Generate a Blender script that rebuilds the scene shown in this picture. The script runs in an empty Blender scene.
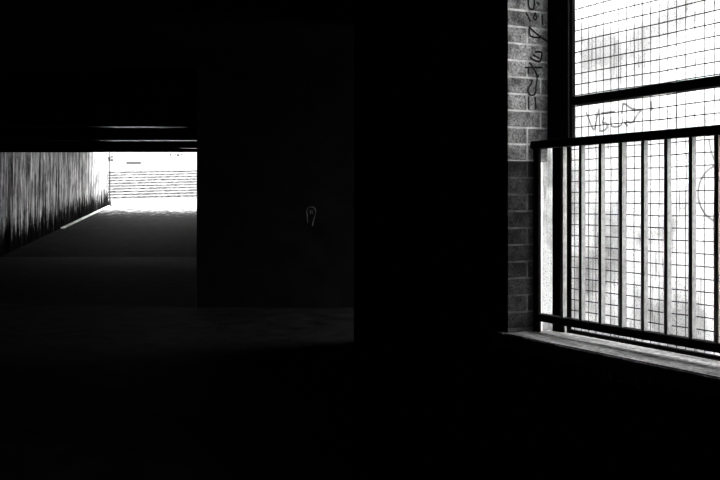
import bpy, bmesh, math, random
from mathutils import Vector, Matrix
random.seed(7)
scene = bpy.context.scene
C = scene.collection

# ------------------------------------------------------------------ camera
F = 1000.0            # focal length in pixels of a 720 px wide frame
HOR = 201.0           # horizon row
EYE = 1.6
cam_d = bpy.data.cameras.new('camera')
cam_d.sensor_width = 36.0
cam_d.lens = 36.0 * F / 720.0
cam_d.shift_y = -(240.0 - HOR) / 720.0
cam_d.clip_end = 500
cam = bpy.data.objects.new('camera', cam_d)
cam.location = (0, 0, EYE)
cam.rotation_euler = (math.radians(90), 0, 0)
C.objects.link(cam)
scene.camera = cam

# ------------------------------------------------------------------ sky and exposure
world = bpy.data.worlds.new('overcast_sky')
scene.world = world
world.use_nodes = True
bg = world.node_tree.nodes['Background']
bg.inputs[0].default_value = (1, 1, 1, 1)
bg.inputs[1].default_value = 10.5
vs = scene.view_settings
vs.view_transform = 'Standard'
vs.look = 'None'
vs.exposure = 0.0
vs.gamma = 1.0
vs.use_curve_mapping = False

# ------------------------------------------------------------------ helpers
def mat(name, c, rough=0.9, spec=0.3, nodes=None):
    m = bpy.data.materials.new(name)
    m.use_nodes = True
    nt = m.node_tree
    b = nt.nodes['Principled BSDF']
    b.inputs['Base Color'].default_value = (c, c, c, 1)
    b.inputs['Roughness'].default_value = rough
    b.inputs['Specular IOR Level'].default_value = spec
    if nodes:
        nodes(nt, b)
    return m

def noise(nt, scale, detail=4, stretch=(1, 1, 1), rough=0.55):
    tc = nt.nodes.new('ShaderNodeTexCoord')
    mp = nt.nodes.new('ShaderNodeMapping')
    mp.inputs['Scale'].default_value = stretch
    n = nt.nodes.new('ShaderNodeTexNoise')
    n.inputs['Scale'].default_value = scale
    n.inputs['Detail'].default_value = detail
    n.inputs['Roughness'].default_value = rough
    nt.links.new(tc.outputs['Object'], mp.inputs[0])
    nt.links.new(mp.outputs[0], n.inputs['Vector'])
    return n.outputs['Fac']

def ramp(nt, src, stops):
    r = nt.nodes.new('ShaderNodeValToRGB')
    e = r.color_ramp.elements
    while len(e) < len(stops):
        e.new(0.5)
    for i, (p, v) in enumerate(stops):
        e[i].position = p
        e[i].color = (v, v, v, 1)
    nt.links.new(src, r.inputs[0])
    return r.outputs[0]

def mul(nt, a, b):
    m = nt.nodes.new('ShaderNodeMix')
    m.data_type = 'RGBA'
    m.blend_type = 'MULTIPLY'
    m.inputs[0].default_value = 1.0
    nt.links.new(a, m.inputs[6])
    nt.links.new(b, m.inputs[7])
    return m.outputs[2]

def bump(nt, b, src, strength, dist=0.01):
    n = nt.nodes.new('ShaderNodeBump')
    n.inputs['Strength'].default_value = strength
    n.inputs['Distance'].default_value = dist
    nt.links.new(src, n.inputs['Height'])
    nt.links.new(n.outputs[0], b.inputs['Normal'])

def n_plain(scale, lo, hi, bmp=0.3, dist=0.01, stretch=(1, 1, 1)):
    def f(nt, b):
        s = noise(nt, scale, 6, stretch)
        nt.links.new(ramp(nt, s, [(0.3, lo), (0.7, hi)]), b.inputs['Base Color'])
        bump(nt, b, s, bmp, dist)
    return f

def n_streak(nt, b):                    # whitewashed wall with long vertical runs of grime and a ragged dark foot
    a = noise(nt, 1.0, 8, (0, 2.6, 0.30), 0.75)
    c = noise(nt, 1.0, 6, (0, 6.0, 1.3), 0.8)
    p = noise(nt, 1.0, 5, (0, 0.5, 0.6), 0.7)
    x = ramp(nt, a, [(0.41, 0.05), (0.50, 0.5), (0.58, 1.0)])
    y = ramp(nt, c, [(0.40, 0.10), (0.54, 1.0)])
    z = ramp(nt, p, [(0.36, 0.38), (0.52, 0.95)])
    tc = nt.nodes.new('ShaderNodeTexCoord')
    sp = nt.nodes.new('ShaderNodeSeparateXYZ')
    nt.links.new(tc.outputs['Object'], sp.inputs[0])
    def math_(op, u, v):
        m = nt.nodes.new('ShaderNodeMath'); m.operation = op
        for k, w in enumerate((u, v)):
            if isinstance(w, float): m.inputs[k].default_value = w
            else: nt.links.new(w, m.inputs[k])
        return m.outputs[0]
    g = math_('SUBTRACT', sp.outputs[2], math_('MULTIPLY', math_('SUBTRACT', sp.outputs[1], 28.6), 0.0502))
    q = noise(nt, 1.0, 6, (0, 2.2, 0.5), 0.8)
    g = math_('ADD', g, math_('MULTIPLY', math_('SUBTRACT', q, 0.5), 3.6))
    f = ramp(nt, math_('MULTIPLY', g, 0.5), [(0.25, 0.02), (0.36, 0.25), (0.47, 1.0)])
    nt.links.new(mul(nt, mul(nt, mul(nt, x, y), z), f), b.inputs['Base Color'])

def n_outside(nt, b):                   # white rendered wall, finely speckled, faint vertical cracks
    a = noise(nt, 95, 4)
    v = noise(nt, 1.0, 5, (45.0, 45.0, 1.6), 0.7)
    w = noise(nt, 1.1, 4)
    x = ramp(nt, a, [(0.34, 0.22), (0.46, 0.9)])
    y = ramp(nt, v, [(0.34, 0.22), (0.44, 0.95)])
    z = ramp(nt, w, [(0.41, 0.34), (0.53, 0.95)])
    nt.links.new(mul(nt, mul(nt, x, y), z), b.inputs['Base Color'])

def n_brick(lo, hi):
    def f(nt, b):
        geo = nt.nodes.new('ShaderNodeNewGeometry')
        def tex(sc, det, ro):
            n = nt.nodes.new('ShaderNodeTexNoise')
            n.inputs['Scale'].default_value = sc; n.inputs['Detail'].default_value = det; n.inputs['Roughness'].default_value = ro
            nt.links.new(geo.outputs['Position'], n.inputs['Vector'])
            return n.outputs['Fac']
        a = tex(110, 5, 0.75)
        w = tex(13, 4, 0.6)
        oi = nt.nodes.new('ShaderNodeObjectInfo')
        x = ramp(nt, a, [(0.34, lo), (0.66, hi)])
        y = ramp(nt, w, [(0.36, 0.32), (0.62, 1.0)])
        z = ramp(nt, oi.outputs['Random'], [(0.0, 0.6), (1.0, 1.0)])
        nt.links.new(mul(nt, mul(nt, x, y), z), b.inputs['Base Color'])
        bump(nt, b, a, 0.5, 0.004)
    return f

def n_dots(nt, b):                      # broken dark line painted in for the shade under each nosing
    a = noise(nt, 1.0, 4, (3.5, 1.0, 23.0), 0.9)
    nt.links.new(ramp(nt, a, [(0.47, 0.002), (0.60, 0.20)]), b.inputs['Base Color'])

def n_falloff(nt, b):                       # pale paving at the exit; light falloff painted as ragged darkening further in
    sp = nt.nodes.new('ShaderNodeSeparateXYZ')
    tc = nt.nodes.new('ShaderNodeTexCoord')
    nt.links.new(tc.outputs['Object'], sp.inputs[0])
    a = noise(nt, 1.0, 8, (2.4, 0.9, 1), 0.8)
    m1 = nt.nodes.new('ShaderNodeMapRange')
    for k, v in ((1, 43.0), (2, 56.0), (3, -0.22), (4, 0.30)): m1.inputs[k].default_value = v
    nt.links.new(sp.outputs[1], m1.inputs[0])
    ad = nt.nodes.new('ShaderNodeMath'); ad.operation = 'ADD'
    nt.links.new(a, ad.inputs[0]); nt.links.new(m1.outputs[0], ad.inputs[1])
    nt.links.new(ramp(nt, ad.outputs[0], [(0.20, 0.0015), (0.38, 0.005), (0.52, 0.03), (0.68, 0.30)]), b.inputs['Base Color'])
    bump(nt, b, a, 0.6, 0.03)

def n_beam(x0, x1):                     # dark beam with a sheen painted in, glossier and paler from x0 to x1
    def f(nt, b):
        tc = nt.nodes.new('ShaderNodeTexCoord')
        sp = nt.nodes.new('ShaderNodeSeparateXYZ')
        nt.links.new(tc.outputs['Object'], sp.inputs[0])
        d = nt.nodes.new('ShaderNodeMath'); d.operation = 'SUBTRACT'; d.inputs[1].default_value = (x0 + x1) / 2
        nt.links.new(sp.outputs[0], d.inputs[0])
        ab = nt.nodes.new('ShaderNodeMath'); ab.operation = 'ABSOLUTE'
        nt.links.new(d.outputs[0], ab.inputs[0])
        m1 = nt.nodes.new('ShaderNodeMapRange')
        h = (x1 - x0) / 2
        for k, v in ((1, h - .5), (2, h + .5), (3, 0.25), (4, -0.25)): m1.inputs[k].default_value = v
        nt.links.new(ab.outputs[0], m1.inputs[0])
        a = noise(nt, 1.0, 5, (1.6, 5.0, 1.0), 0.7)
        ad = nt.nodes.new('ShaderNodeMath'); ad.operation = 'ADD'
        nt.links.new(a, ad.inputs[0]); nt.links.new(m1.outputs[0], ad.inputs[1])
        v = ad.outputs[0]
        nt.links.new(ramp(nt, v, [(0.40, 0.9), (0.62, 0.22)]), b.inputs['Roughness'])
        nt.links.new(ramp(nt, v, [(0.40, 0.02), (0.62, 0.6)]), b.inputs['Specular IOR Level'])
        nt.links.new(ramp(nt, v, [(0.40, 0.01), (0.62, 0.15)]), b.inputs['Base Color'])
    return f

def n_sill(nt, b):
    a = noise(nt, 45, 6, (1, 1, 1), 0.7)
    w = noise(nt, 1.0, 4, (2.5, 14, 1))
    x = ramp(nt, a, [(0.32, 0.06), (0.70, 0.5)])
    y = ramp(nt, w, [(0.35, 0.35), (0.60, 1.0)])
    nt.links.new(mul(nt, x, y), b.inputs['Base Color'])
    bump(nt, b, a, 0.4, 0.006)

M = dict(
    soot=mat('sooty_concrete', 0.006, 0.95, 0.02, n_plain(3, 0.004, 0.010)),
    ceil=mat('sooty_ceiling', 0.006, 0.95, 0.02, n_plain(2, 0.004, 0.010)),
    asphalt=mat('damp_asphalt', 0.01, 0.85, 0.03, n_plain(4.5, 0.003, 0.022, 0.6, 0.03, (0.7, 0.5, 1))),
    ramp_falloff=mat('painted_falloff_ramp', 0.03, 0.9, 0.015, n_falloff),
    ramp=mat('concrete_paving', 0.3, 0.85, 0.1, n_plain(5, 0.24, 0.34, 0.5, 0.02, (1, 0.5, 1))),
    streak=mat('streaked_whitewash', 0.5, 0.95, 0.0, n_streak),
    outside=mat('white_render', 0.85, 0.9, 0.2, n_outside),
    light=mat('light_concrete', 0.75, 0.9, 0.2, n_plain(6, 0.65, 0.85)),
    facade=mat('pale_facade', 0.4, 0.9, 0.1, n_plain(1.5, 0.36, 0.42)),
    step=mat('pale_stone_step', 0.35, 0.9, 0.1, n_plain(4, 0.24, 0.30)),
    strip=mat('riser_shade_paint', 0.05, 0.9, 0.2, n_dots),
    dark=mat('dark_glass', 0.02, 0.4, 0.3, n_plain(4, 0.01, 0.03)),
    iron=mat('grey_painted_iron', 0.35, 0.8, 0.1, n_plain(60, 0.26, 0.46, 0.15, 0.002)),
    black=mat('black_painted_steel', 0.006, 0.95, 0.03, n_plain(20, 0.004, 0.009, 0.1, 0.002)),
    wire=mat('rusty_dark_wire', 0.012, 0.9, 0.05, n_plain(40, 0.006, 0.02, 0.1, 0.001)),
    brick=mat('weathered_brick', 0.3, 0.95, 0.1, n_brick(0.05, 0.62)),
    dark_brick=mat('darker_brick', 0.04, 0.95, 0.1, n_brick(0.01, 0.09)),
    mortar=mat('pale_mortar', 0.7, 0.95, 0.1, n_plain(14, 0.25, 0.75, 0.4, 0.003)),
    dark_mortar=mat('darker_mortar', 0.1, 0.95, 0.1, n_plain(12, 0.02, 0.12, 0.4, 0.003)),
    sill=mat('rough_concrete_sill', 0.5, 0.95, 0.1, n_sill),
    ink=mat('black_spray_paint', 0.012, 0.8, 0.1, n_plain(30, 0.008, 0.02)),
    grey_ink=mat('grey_spray_paint', 0.2, 0.9, 0.1, n_plain(9, 0.10, 0.26)),
    faint_chalk=mat('faint_chalk', 0.1, 0.9, 0.05, n_plain(9, 0.04, 0.24)),
    chalk=mat('pale_chalk', 0.8, 0.9, 0.1, n_plain(20, 0.6, 0.85)),
    kerb=mat('pale_kerb_stone', 0.6, 0.9, 0.1, n_plain(2, 0.3, 0.85)),
)

def box(bm, x0, x1, y0, y1, z0, z1, T=None):
    vs_ = [bm.verts.new(Vector((x, y, z)) if T is None else T(x, y, z))
           for x in (x0, x1) for y in (y0, y1) for z in (z0, z1)]
    for q in ((0, 1, 3, 2), (4, 6, 7, 5), (0, 4, 5, 1), (2, 3, 7, 6), (0, 2, 6, 4), (1, 5, 7, 3)):
        bm.faces.new([vs_[i] for i in q])

def prism(bm, pts, z0, z1):
    """pts: list of (x,y) or (x,y,dz); vertical prism, both end faces may slope through dz"""
    lo = [bm.verts.new((p[0], p[1], z0 + (p[2] if len(p) > 2 else 0))) for p in pts]
    hi = [bm.verts.new((p[0], p[1], z1 + (p[2] if len(p) > 2 else 0))) for p in pts]
    n = len(pts)
    bm.faces.new(lo[::-1])
    bm.faces.new(hi)
    for i in range(n):
        j = (i + 1) % n
        bm.faces.new((lo[i], lo[j], hi[j], hi[i]))

def link(name, bm, m, parent=None, bevel=0.0, mx=None):
    bmesh.ops.recalc_face_normals(bm, faces=bm.faces)
    if bevel:
        bmesh.ops.bevel(bm, geom=list(bm.edges), offset=bevel, segments=2, affect='EDGES', profile=0.6)
    me = bpy.data.meshes.new(name)
    bm.to_mesh(me)
    bm.free()
    me.materials.append(M[m])
    o = bpy.data.objects.new(name, me)
    C.objects.link(o)
    if parent:
        o.parent = parent
    if mx is not None:
        o.matrix_local = mx
    return o

def slab(name, m, a, b, t, z0, z1, parent=None):
    """vertical wall from a to b, thickness t to the right of the direction a>b; a and b may carry their own base height"""
    bm = bmesh.new()
    d = Vector((b[0] - a[0], b[1] - a[1])).normalized()
    r = Vector((d.y, -d.x)) * t
    prism(bm, [(a[0], a[1]), (b[0], b[1]), (b[0] + r.x, b[1] + r.y), (a[0] + r.x, a[1] + r.y)], z0, z1)
    return link(name, bm, m, parent)

def struct(o, label=None):
    o['kind'] = 'structure'
    if label:
        o['label'] = label
    return o

def empty(name, loc, rot=(0, 0, 0)):
    o = bpy.data.objects.new(name, None)
    o.empty_display_size = 0.1
    o.location = loc
    o.rotation_euler = rot
    C.objects.link(o)
    return o

def tag(o, label, cat, group=None):
    o['label'] = label
    o['category'] = cat
    if group:
        o['group'] = group
    return o

def copy_of(o, parent, loc):
    c = o.copy()
    C.objects.link(c)
    c.parent = parent
    c.location = loc
    return c

def ribbon(bm, pts, nrm, width, thick):
    """brush stroke: flat strip along pts lying on a surface with normal nrm"""
    nrm = nrm.normalized()
    n = len(pts)
    rows = []
    for i, p in enumerate(pts):
        t = (pts[min(i + 1, n - 1)] - pts[max(i - 1, 0)]).normalized()
        side = nrm.cross(t).normalized() * width * 0.5
        rows.append([bm.verts.new(p + side + nrm * k) for k in (0, thick)] +
                    [bm.verts.new(p - side + nrm * k) for k in (thick, 0)])
    for a, b in zip(rows[:-1], rows[1:]):
        for i in range(4):
            j = (i + 1) % 4
            bm.faces.new((a[i], a[j], b[j], b[i]))
    bm.faces.new(rows[0])
    bm.faces.new(rows[-1][::-1])

# window-wall frame: x' = -s runs along the wall towards the viewer, y' = n runs outwards
ANG = math.atan2(-0.8944, 0.4472)
RW = Matrix.Rotation(ANG, 4, 'Z')
def W(s, n, z=0.0):
    return RW @ Vector((-s, n, z))
def ray(x, y):
    return Vector(((x - 360) / F, 1.0, (HOR - y) / F))
def on_plane(x, y, p, nrm):
    d = ray(x, y)
    o = Vector((0, 0, EYE))
    t = (p - o).dot(nrm) / d.dot(nrm)
    return o + d * t
E_S = (W(1, 0) - W(0, 0)).normalized()
E_N = (W(0, 1) - W(0, 0)).normalized()

# ------------------------------------------------------------------ setting: dimensions
CEIL = 3.6
NI, NO = 2.6, 2.82             # inner and outer face of the window wall
S_J = 3.715                    # far jamb
S_R = 1.0                      # near jamb
SILL = 1.01
HEAD = 2.85
def left_x(Y):  return -10.30 - 0.134 * (Y - 28.6)
def right_x(Y): return -2.45 - 0.134 * (Y - 15.0)
def ramp_z(Y):  return max(0.0, 0.0502 * (Y - 28.6))
A = W(5.28, NI)
B = Vector((0.25, 11.5, 0))
Y_EXIT = 48.0

# ground and floors
bm = bmesh.new(); box(bm, -70, 70, -60, 160, -0.30, -0.12)
struct(link('ground', bm, 'ramp'), 'pale open ground around the underpass')
bm = bmesh.new()
prism(bm, [(-6.5, -4.3), (5.6, -4.3), tuple(W(S_R, NO)[:2]), tuple(W(5.2, NO)[:2]), (0.45, 6.2), (0.45, 11.3), (5.0, 11.3),
           (5.0, 15.4), (-2.2, 15.4), (right_x(28.6) + .25, 28.6), (left_x(28.6) - .25, 28.6)], -0.12, 0.0)
struct(link('floor', bm, 'asphalt'), 'dark damp asphalt floor of the underpass')
Y_PAVE = 52.0
bm = bmesh.new()
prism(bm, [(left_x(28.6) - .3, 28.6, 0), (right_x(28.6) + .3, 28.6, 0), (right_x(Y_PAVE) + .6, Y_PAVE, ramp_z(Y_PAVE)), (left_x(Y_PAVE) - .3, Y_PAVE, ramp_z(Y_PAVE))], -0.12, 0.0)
struct(link('floor_ramp', bm, 'ramp_falloff'), 'ramp rising under the far ceiling, light falloff painted into its colour')
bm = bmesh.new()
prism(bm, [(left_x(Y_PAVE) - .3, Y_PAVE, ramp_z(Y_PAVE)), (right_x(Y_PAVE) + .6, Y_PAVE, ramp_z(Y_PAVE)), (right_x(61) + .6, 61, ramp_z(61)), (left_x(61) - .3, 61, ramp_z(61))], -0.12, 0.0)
struct(link('floor_exit', bm, 'ramp_falloff'), 'bright pale paving at the foot of the far steps')
bm = bmesh.new(); box(bm, -40, -1, 61, 84, ramp_z(61) - .12, ramp_z(61))
struct(link('floor_landing', bm, 'ramp'), 'level pale landing below the far steps')
bm = bmesh.new()
a, b_, c, d = W(-4, NO), W(5.0, NO), Vector((0.62, 6.3, 0)), W(9.0, 6.0)
e = W(-4, 6.0)
prism(bm, [tuple(p[:2]) for p in (a, b_, c, Vector((0.62, 10.9, 0)), d, e)], -0.12, -0.02)
struct(link('floor_light_well', bm, 'light'), 'pale paving of the light well outside the window')

# ceilings
bm = bmesh.new()
prism(bm, [(-6.6, -4.4), (5.7, -4.4), tuple(W(-2, NO + .03)[:2]), tuple(W(5.0, NO + .03)[:2]), (0.5, 6.2), (0.5, 11.25), (5.0, 11.25),
           (5.0, 15.5), (-2.1, 15.5), (right_x(28.6) + .3, 28.6), (left_x(28.6) - .3, 28.6)], CEIL, CEIL + 0.3)
ceiling = struct(link('ceiling', bm, 'ceil'), 'black sooty ceiling of the underpass')
bm = bmesh.new()
prism(bm, [(left_x(28.6) - .3, 28.6, 0), (right_x(28.6) + .3, 28.6, 0), (right_x(Y_EXIT) + .3, Y_EXIT, 0.95), (left_x(Y_EXIT) - .3, Y_EXIT, 0.95)], 3.2, 3.9)
struct(link('ceiling_ramp', bm, 'ceil'), 'dark ceiling slab over the far ramp')
for Y, zs, dep, h, x0, x1 in ((16.8, 3.40, 0.40, 0.22, -3.7, -2.5), (18.75, 3.0, 0.42, 0.62, -5.0, -3.5), (23.0, 3.0, 0.36, 0.62, -6.1, -3.4),
                              (26.5, 3.0, 0.22, 0.62, -4.9, -4.0), (28.45, 3.0, 0.30, 0.9, 0, 0)):
    key_ = 'beam_sheen_%d' % int(Y * 10)
    M[key_] = mat(key_, 0.1, 0.28, 0.5, n_beam(x0, x1)) if x0 else M['soot']
    bm = bmesh.new(); box(bm, left_x(Y) - .05, right_x(Y) + .05, Y, Y + dep, zs, zs + h)
    link('beam', bm, key_, ceiling)

# walls
Y0 = -4.2
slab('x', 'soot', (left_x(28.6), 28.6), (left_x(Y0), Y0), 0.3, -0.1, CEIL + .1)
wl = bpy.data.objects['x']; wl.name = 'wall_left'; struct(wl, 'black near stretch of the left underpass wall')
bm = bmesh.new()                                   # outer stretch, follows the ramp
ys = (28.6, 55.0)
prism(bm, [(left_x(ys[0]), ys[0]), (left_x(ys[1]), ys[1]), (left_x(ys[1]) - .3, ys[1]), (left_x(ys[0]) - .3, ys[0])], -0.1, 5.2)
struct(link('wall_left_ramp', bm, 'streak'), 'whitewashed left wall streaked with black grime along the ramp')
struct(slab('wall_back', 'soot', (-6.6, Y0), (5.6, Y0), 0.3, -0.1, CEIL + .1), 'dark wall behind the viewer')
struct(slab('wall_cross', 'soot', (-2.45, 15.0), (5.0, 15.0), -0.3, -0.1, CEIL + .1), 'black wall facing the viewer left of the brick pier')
wc = bpy.data.objects['wall_cross']
Y_SIDE = 31.0
def passage(y0, y1, z0a, z1a, z0b, z1b):
    off = lambda y: right_x(y) + .25 * (y - 15.3) / 40
    vsx = []
    for y, za, zb in ((y0, z0a, z1a), (y1, z0b, z1b)):
        for dx, z_ in ((0, za), (.3, za), (.3, zb), (0, zb)):
            vsx.append(bm.verts.new((off(y) + dx, y, z_)))
    for q in ((0, 1, 2, 3), (7, 6, 5, 4), (0, 4, 5, 1), (1, 5, 6, 2), (2, 6, 7, 3), (3, 7, 4, 0)):
        bm.faces.new([vsx[i] for i in q])
bm = bmesh.new()
passage(15.3, Y_SIDE, -.1, 3.7, -.1, 3.7)
SIDE_H = 2.3  # unseen opening above this height, added to light the left ramp wall
passage(Y_SIDE, 60, -.1, ramp_z(Y_SIDE) + SIDE_H, -.1, ramp_z(60) + SIDE_H)
for y in (34.0, 38.5, 43.0, 47.6):
    passage(y, y + .35, ramp_z(y) + SIDE_H - .05, 3.2 + .95 * (y - 28.6) / (Y_EXIT - 28.6) + .1, ramp_z(y + .35) + SIDE_H - .05, 3.2 + .95 * (y - 28.6) / (Y_EXIT - 28.6) + .1)
struct(link('wall_passage', bm, 'soot'), 'unseen right wall of the passage, open side above it added to let light in')
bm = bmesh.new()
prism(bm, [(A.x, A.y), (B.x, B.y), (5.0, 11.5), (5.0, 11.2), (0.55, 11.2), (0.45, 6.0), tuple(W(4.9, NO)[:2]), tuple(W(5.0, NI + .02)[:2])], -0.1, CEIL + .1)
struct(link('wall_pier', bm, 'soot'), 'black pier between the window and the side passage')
# window wall with its opening
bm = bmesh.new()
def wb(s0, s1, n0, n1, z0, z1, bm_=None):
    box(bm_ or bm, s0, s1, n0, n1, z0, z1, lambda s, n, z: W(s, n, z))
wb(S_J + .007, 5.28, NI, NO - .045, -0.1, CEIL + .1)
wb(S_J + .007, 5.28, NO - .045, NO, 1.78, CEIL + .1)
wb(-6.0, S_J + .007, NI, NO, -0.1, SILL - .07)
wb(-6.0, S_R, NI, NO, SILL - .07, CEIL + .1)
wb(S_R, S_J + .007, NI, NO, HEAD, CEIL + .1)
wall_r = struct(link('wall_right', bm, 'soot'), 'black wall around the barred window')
bm = bmesh.new()  # unseen pale coat, added to bounce light onto the wall opposite
wb(-4.0, S_R - .06, NO + .001, NO + .015, -0.02, CEIL + .3)
wb(S_R - .06, S_J - .03, NO + .001, NO + .015, -0.02, SILL - .08)
wb(S_R - .06, S_J + .06, NO + .001, NO + .015, HEAD + .02, CEIL + .3)
wb(S_J + .06, 4.85, NO + .001, NO + .015, -0.02, CEIL + .3)
link('bounce_coat', bm, 'light', wall_r)['label'] = 'unseen white coat added on the outer face to bounce light'
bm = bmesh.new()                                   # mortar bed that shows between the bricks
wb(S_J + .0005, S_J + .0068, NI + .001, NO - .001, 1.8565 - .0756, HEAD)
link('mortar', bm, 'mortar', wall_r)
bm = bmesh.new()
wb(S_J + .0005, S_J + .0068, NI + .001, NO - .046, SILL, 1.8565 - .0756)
link('mortar', bm, 'dark_mortar', wall_r)
P0, Z0 = 0.0756, 1.8565
cache = {}
def brick(n0, n1, z0, z1, m='brick'):
    key = (round(n1 - n0, 3), round(z1 - z0, 3), m)
    if key not in cache:
        bm = bmesh.new()
        L, H = key[:2]
        box(bm, -.006, .0025, -L / 2, L / 2, -H / 2, H / 2)
        bmesh.ops.bevel(bm, geom=list(bm.edges), offset=.0022, segments=1, affect='EDGES')
        bmesh.ops.recalc_face_normals(bm, faces=bm.faces)
        me = bpy.data.meshes.new('brick')
        bm.to_mesh(me); bm.free(); me.materials.append(M[m])
        cache[key] = me
    o = bpy.data.objects.new('brick', cache[key])
    C.objects.link(o)
    o.parent = wall_r
    o.matrix_local = Matrix.Translation(W(S_J + random.uniform(0, .0015), (n0 + n1) / 2, (z0 + z1) / 2)) @ RW @ Matrix.Rotation(random.uniform(-.006, .006), 4, 'X')
for k in range(-11, 13):
    z0 = Z0 + k * P0 + .0045; z1 = Z0 + (k + 1) * P0 - .0045
    if z1 > HEAD: continue
    z0 = max(z0, SILL + .004)
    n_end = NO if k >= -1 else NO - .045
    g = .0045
    m = 'brick' if k >= -1 else 'dark_brick'  # courses below the handrail take a darker brick colour
    if k % 2 == 0 if k >= 0 else k % 2 == 0:
        cut = NI + .106
    else:
        cut = NI + .180
    if k == -1: cut = NI + .106
    if cut < n_end - .01:
        brick(NI - .002, cut - g, z0, z1, m)
        brick(cut + g, n_end, z0, z1, m)
    else:
        brick(NI - .002, n_end, z0, z1, m)

# window group: the sill
win = struct(empty('window_1', W((S_J + S_R) / 2, (NI + NO) / 2, SILL - .07), (0, 0, ANG)), 'tall barred window opening with a rough pale sill')
inv = win.matrix_basis.inverted()
bm = bmesh.new()
wb(S_R, S_J, NI - .03, NO + .02, SILL - .07, SILL)
bmesh.ops.bevel(bm, geom=list(bm.edges), offset=.006, segments=2, affect='EDGES')
wb(S_J + .001, S_J + .095, NI - .03, NI - .001, SILL - .07, SILL - .002)
bm.transform(inv)
link('sill', bm, 'sill', win)

# wall across the light well
bm = bmesh.new(); wb(-4.5, 9.3, 5.8, 6.05, -0.1, 3.7)
wall_o = struct(link('wall_outside', bm, 'outside'), 'bright white wall across the light well outside the window')

# ------------------------------------------------------------------ railing in the window
RN0, RN1 = 2.722, 2.765
railing = empty('railing', W(S_J - .02, (RN0 + RN1) / 2, SILL), (0, 0, ANG))
tag(railing, 'iron railing of upright bars standing on the window sill before the mesh', 'railing')
ri = railing.matrix_basis.inverted()
def part(name, m, parent, inv_, boxes, bevel=0.0, label=None):
    bm = bmesh.new()
    for q in boxes:
        wb(*q, bm_=bm)
    bm.transform(inv_)
    o = link(name, bm, m, parent, bevel)
    if label: o['label'] = label
    return o
part('top_rail', 'black', railing, ri, [(S_R + .002, S_J - .001, RN0, RN1, 1.836, 1.871)], .004)
part('bottom_rail', 'black', railing, ri, [(S_R + .002, S_J - .035, RN0, RN1, 1.060, 1.093)], .003)
part('end_post', 'black', railing, ri, [(S_J - .045, S_J - .008, RN0 + .010, RN1 - .016, SILL, 1.836)], .003)
part('end_post', 'black', railing, ri, [(S_R + .008, S_R + .045, RN0 + .010, RN1 - .016, SILL, 1.836)], .003)
bm = bmesh.new(); box(bm, -.010, .010, -.0105, .0105, 0, 1.836 - 1.093)
proto = link('bar', bm, 'iron', railing, .0015)
for k in range(-12, 8):
    s = 2.627 + .126 * k
    if s < S_R + .05: continue
    loc = ri @ W(s, 2.748, 1.093)
    if k == -12 or proto.get('used') is None:
        proto.location = loc; proto['used'] = 1
    else:
        copy_of(proto, railing, loc)
for o in railing.children:
    if 'used' in o: del o['used']

# ------------------------------------------------------------------ wire mesh grille
grille = empty('mesh_grille', W((S_J + S_R) / 2, 2.88, SILL - .02), (0, 0, ANG))
tag(grille, 'dark steel frame of square wire mesh filling the window behind the railing', 'grille')
gi = grille.matrix_basis.inverted()
GZ0, GZ1 = 1.0, HEAD
part('support_post', 'black', grille, gi, [(3.604, 3.684, 2.822, 2.830, GZ0, 1.868)], .001)
part('support_post', 'black', grille, gi, [(3.618, 3.76, 2.822, 2.836, 1.868, GZ1)], .002)
part('frame_stile', 'black', grille, gi, [(3.623, 3.652, 2.878, 2.884, GZ0, 1.868)], .001)
part('frame_stile', 'black', grille, gi, [(3.574, 3.616, 2.824, 2.832, 1.868, GZ1)], .001)
part('frame_stile', 'black', grille, gi, [(3.600, 3.650, 2.868, 2.886, 1.868, GZ1)], .001)
part('frame_stile', 'black', grille, gi, [(S_R - .05, S_R, 2.87, 2.89, GZ0, GZ1)], .002)
part('frame_rail', 'black', grille, gi, [(S_R, 3.623, 2.865, 2.89, GZ0 - .03, GZ0 + .020)], .002)
part('frame_rail', 'black', grille, gi, [(S_R, 3.600, 2.865, 2.90, 2.031, 2.069)], .002)
part('frame_rail', 'black', grille, gi, [(S_R, 3.600, 2.865, 2.90, GZ1 - .04, GZ1)], .002)
PITCH = .0484
def wire_mesh(length, vertical):
    bm = bmesh.new()
    n = 6
    R = .0017 if vertical else .0026
    rng = random.Random(3 if vertical else 5)
    segs = 14
    rows = []
    for i in range(segs + 1):
        t = length * i / segs
        dx, dy = rng.uniform(-.0016, .0016), rng.uniform(-.001, .001)
        row = []
        for k in range(n):
            a = 2 * math.pi * k / n
            row.append(bm.verts.new((dx + R * math.cos(a), dy + R * math.sin(a), t) if vertical else (t, dy + R * math.cos(a), dx + R * math.sin(a))))
        rows.append(row)
    for a, b in zip(rows[:-1], rows[1:]):
        for k in range(n):
            bm.faces.new((a[k], a[(k + 1) % n], b[(k + 1) % n], b[k]))
    return bm
hw = link('wire', wire_mesh(3.62 - S_R, False), 'wire', grille)
z = 2.05 + PITCH * .9
first = True
zs = [2.062 + PITCH * (k + .25) for k in range(-21, 17)]
for z in zs:
    if abs(z - 2.05) < .02 or z > GZ1 - .03 or z < GZ0 + .02: continue
    loc = gi @ W(3.62, 2.880, z)
    if first: hw.location = loc; first = False
    else: copy_of(hw, grille, loc)
vw = link('wire', wire_mesh(GZ1 - GZ0 - .03, True), 'wire', grille)
first = True
k = 0
while True:
    s = 3.600 - PITCH * k; k += 1
    if s < S_R + .01: break
    loc = gi @ W(s, 2.8825, GZ0 + .01)
    if first: vw.location = loc; first = False
    else: copy_of(vw, grille, loc)

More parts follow.
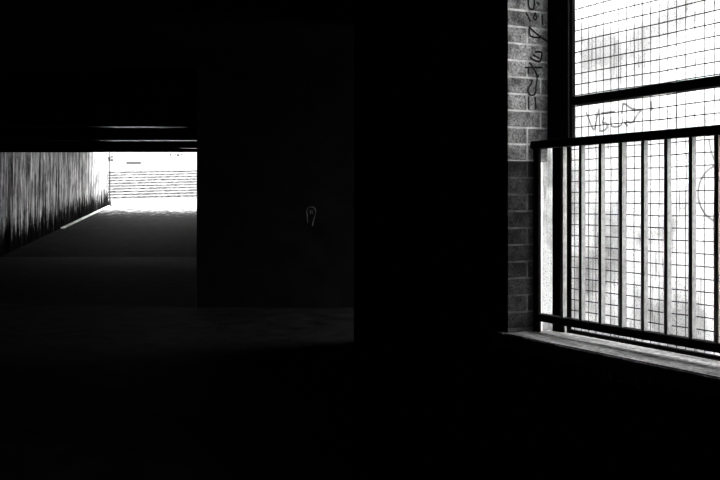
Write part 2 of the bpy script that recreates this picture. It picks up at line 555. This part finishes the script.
# ------------------------------------------------------------------ paint on the walls
def tag_paint(name, m, parent, strokes, p, nrm, width, label):
    bm = bmesh.new()
    for st in strokes:
        pts = [on_plane(x, y, p, nrm) for x, y in st]
        dense = []
        for a, b in zip(pts[:-1], pts[1:]):
            dense += [a.lerp(b, t / 3) for t in range(3)]
        dense.append(pts[-1])
        for _ in range(2):
            dense = [dense[0]] + [(dense[i - 1] + dense[i] * 2 + dense[i + 1]) / 4 for i in range(1, len(dense) - 1)] + [dense[-1]]
        f = nrm if nrm.dot(Vector((0, 0, EYE)) - p) > 0 else -nrm
        ribbon(bm, dense, f, width * random.uniform(.85, 1.15), .0006)
    o = link(name, bm, m, parent)
    o['label'] = label
    return o
JP = W(S_J - .0032, NI, 1.6)
jamb = [[(530.5, 80.3), (532.4, 80.3), (531.3, 83.3), (527.9, 88.5), (527.9, 92.3), (529.8, 95.3), (535.8, 95.3), (535.8, 84.8), (537.6, 78.8), (535.4, 72)],
        [(535, 97), (535.8, 109)], [(528.6, 97), (528.6, 109)],
        [(525, 67.5), (542.5, 67.5)], [(529.4, 62.5), (534, 69), (538.8, 77.5)], [(528.5, 67.5), (528.5, 73.8)],
        [(535, 51.8), (542.5, 51.8), (541.3, 57), (540, 62)], [(529.8, 57), (533.5, 60.5), (540, 62)], [(532.8, 54.8), (539.5, 58.5)],
        [(528.8, 26.3), (531, 29), (538, 35), (547.5, 42)], [(529.4, 26.3), (528.8, 37.5), (541.3, 37.5)],
        [(528.3, -6), (528.3, 7.5), (531.3, 9.6), (534.3, 9.4), (534.3, -6)], [(537, 3.2), (539, 3.6)],
        [(525.6, 12.4), (528, 16), (530.5, 21.8)], [(534, 13), (537.5, 17), (535, 21), (533, 17), (536, 12.5)],
        [(542, 15), (542.6, 25)]]
tag_paint('painted_tag', 'ink', wall_r, jamb, JP, E_S, .0085, 'black scrawled letters running down the brick jamb')
OP = W(0, 5.7985, 1.6)
scrawl = [[(586, 112), (589, 119), (594, 133), (596, 122), (599, 109)], [(599, 108), (599.5, 120), (600, 130)],
          [(601, 113.5), (615, 111.5)], [(604, 117), (602, 124), (606, 122), (608, 127), (604, 131), (599, 131)],
          [(611, 117), (610.5, 128), (623, 126), (622, 116)], [(623, 104), (621.8, 114)],
          [(622, 104), (626, 104), (630, 108), (636, 110), (643, 109.5), (638, 113), (634, 121), (631, 123), (626, 121)],
          [(624, 122), (628, 126)], [(651, 101), (651.5, 111)]]
tag_paint('painted_tag', 'grey_ink', wall_o, scrawl, OP, E_N, .021, 'grey scrawled lettering with an arrow on the white wall')
circ = [[(722 + 24 * math.cos(t), 193.5 + 29 * math.sin(t)) for t in [i * math.tau / 26 for i in range(27)]],
        [(709, 140), (711, 151), (714, 160), (720, 168)]]
tag_paint('painted_ring', 'grey_ink', wall_o, circ, OP, E_N, .018, 'grey painted ring on the white wall')
IP = W(0, NI - .0005, 1.0)
faint = [[(603.5, 377), (604, 362), (611.5, 381)], [(610.5, 381), (613, 363)], [(617.5, 376), (620, 361), (623.5, 368)], [(617.5, 369), (623, 370)], [(619.5, 381), (623, 381)],
         [(632.5, 368), (636, 376), (637, 387), (640, 388)], [(638, 371), (635, 377)], [(648.5, 372), (650, 382), (646, 381), (652, 384)]]
tag_paint('painted_tag', 'chalk', wall_r, faint, IP, E_N, .007, 'faint pale letters on the black wall below the sill')
XP = Vector((0, 14.999, 1.6))
key = [[(307.6, 223), (307.3, 215), (306.5, 211.7), (307.5, 208.3), (309.6, 207), (313, 207), (315, 208.3), (316, 212), (314.6, 216.7), (313.3, 221), (312.4, 226)],
       [(310.3, 210), (310.3, 214)], [(312.2, 210), (312.2, 214)]]
tag_paint('chalk_drawing', 'faint_chalk', wc, key, XP, Vector((0, 1, 0)), .015, 'faint chalk drawing of a keyhole shape on the black wall')

# ------------------------------------------------------------------ far exit: kerb, pipe, stairs, building
d = Vector((left_x(55) - left_x(28.6), 26.4, ramp_z(55) - ramp_z(28.6)))
kerb = empty('kerb', (left_x(36), 36, ramp_z(36)))
tag(kerb, 'pale stone kerb along the foot of the streaked wall', 'kerb')
Y = 39.0
while Y < 54.0:
    L = random.choice((2.2, 3.0, 3.6))
    Y1 = min(Y + L, 54.55)
    bm = bmesh.new()
    vs4 = []
    for yy in (Y, Y1):
        for dx, dz in ((.02, 0.0), (.15, 0.0), (.15, .05), (.02, .05)):
            vs4.append(bm.verts.new((left_x(yy) + dx - kerb.location.x, yy - kerb.location.y, ramp_z(yy) + dz - kerb.location.z)))
    for q in ((0, 1, 2, 3), (7, 6, 5, 4), (0, 4, 5, 1), (1, 5, 6, 2), (2, 6, 7, 3), (3, 7, 4, 0)):
        bm.faces.new([vs4[i] for i in q])
    link('kerb_stone', bm, 'kerb', kerb, .015)
    Y = Y1 + .12

pipe = empty('drainpipe', (left_x(54.9) + .09, 54.9, ramp_z(54.9)))
tag(pipe, 'thin dark drainpipe at the far end of the streaked wall', 'pipe')
bm = bmesh.new(); bmesh.ops.create_cone(bm, cap_ends=True, segments=12, radius1=.035, radius2=.035, depth=3.8, matrix=Matrix.Translation((0, 0, 1.98)))
link('pipe_shaft', bm, 'dark', pipe)
bm = bmesh.new(); bmesh.ops.create_cone(bm, cap_ends=True, segments=12, radius1=.13, radius2=.05, depth=.34, matrix=Matrix.Translation((0, 0, .17)))
link('pipe_shoe', bm, 'dark', pipe)
for zb in (1.2, 2.6):
    bm = bmesh.new(); box(bm, -.09, .05, -.05, .05, zb, zb + .05); link('bracket', bm, 'dark', pipe)

RISE, TREAD, NST = .188, .30, 10
stairs = empty('staircase', (-14.0, 65.0, ramp_z(65) - .02), (0, math.radians(-1.4), math.radians(12)))
tag(stairs, 'broad flight of pale stone steps with painted shade lines at the far exit', 'stairs')
for k in range(NST):
    bm = bmesh.new(); box(bm, -8, 8, k * TREAD, NST * TREAD + 1.5, k * RISE - (0.6 if k == 0 else 0), (k + 1) * RISE)
    st = link('step', bm, 'step', stairs)
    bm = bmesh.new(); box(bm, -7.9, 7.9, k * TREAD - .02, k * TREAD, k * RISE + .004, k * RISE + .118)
    link('shade_strip', bm, 'strip', st)

bld = empty('far_building', (-14, 76, 3.0))
tag(bld, 'white building front above the steps beyond the passage', 'building')
bm = bmesh.new(); box(bm, -14, 14, 0, 3, -2.9, 5.6); link('facade', bm, 'facade', bld)
def far_rect(x0, x1, y0, y1, name):
    f = 76 / F
    bm = bmesh.new()
    box(bm, (x0 - 360) * f + 14, (x1 - 360) * f + 14, -.05, .02, EYE + (HOR - y1) * f - 3, EYE + (HOR - y0) * f - 3)
    return link(name, bm, 'dark', bld)
far_rect(126.3, 141, 161.8, 164.0, 'name_board')['label'] = 'long narrow dark board'
for q in ((108.0, 110.4, 157, 161.4), (110.8, 113.4, 159.0, 161.2), (111.0, 113.2, 156.0, 157.8),
          (169.8, 171.2, 153.6, 155.9), (174.8, 176.4, 154.2, 155.5), (177.0, 179.4, 154.0, 156.2), (181, 183, 154.2, 155.6), (184.2, 185.8, 154.2, 155.6)):
    far_rect(*q, 'vent')
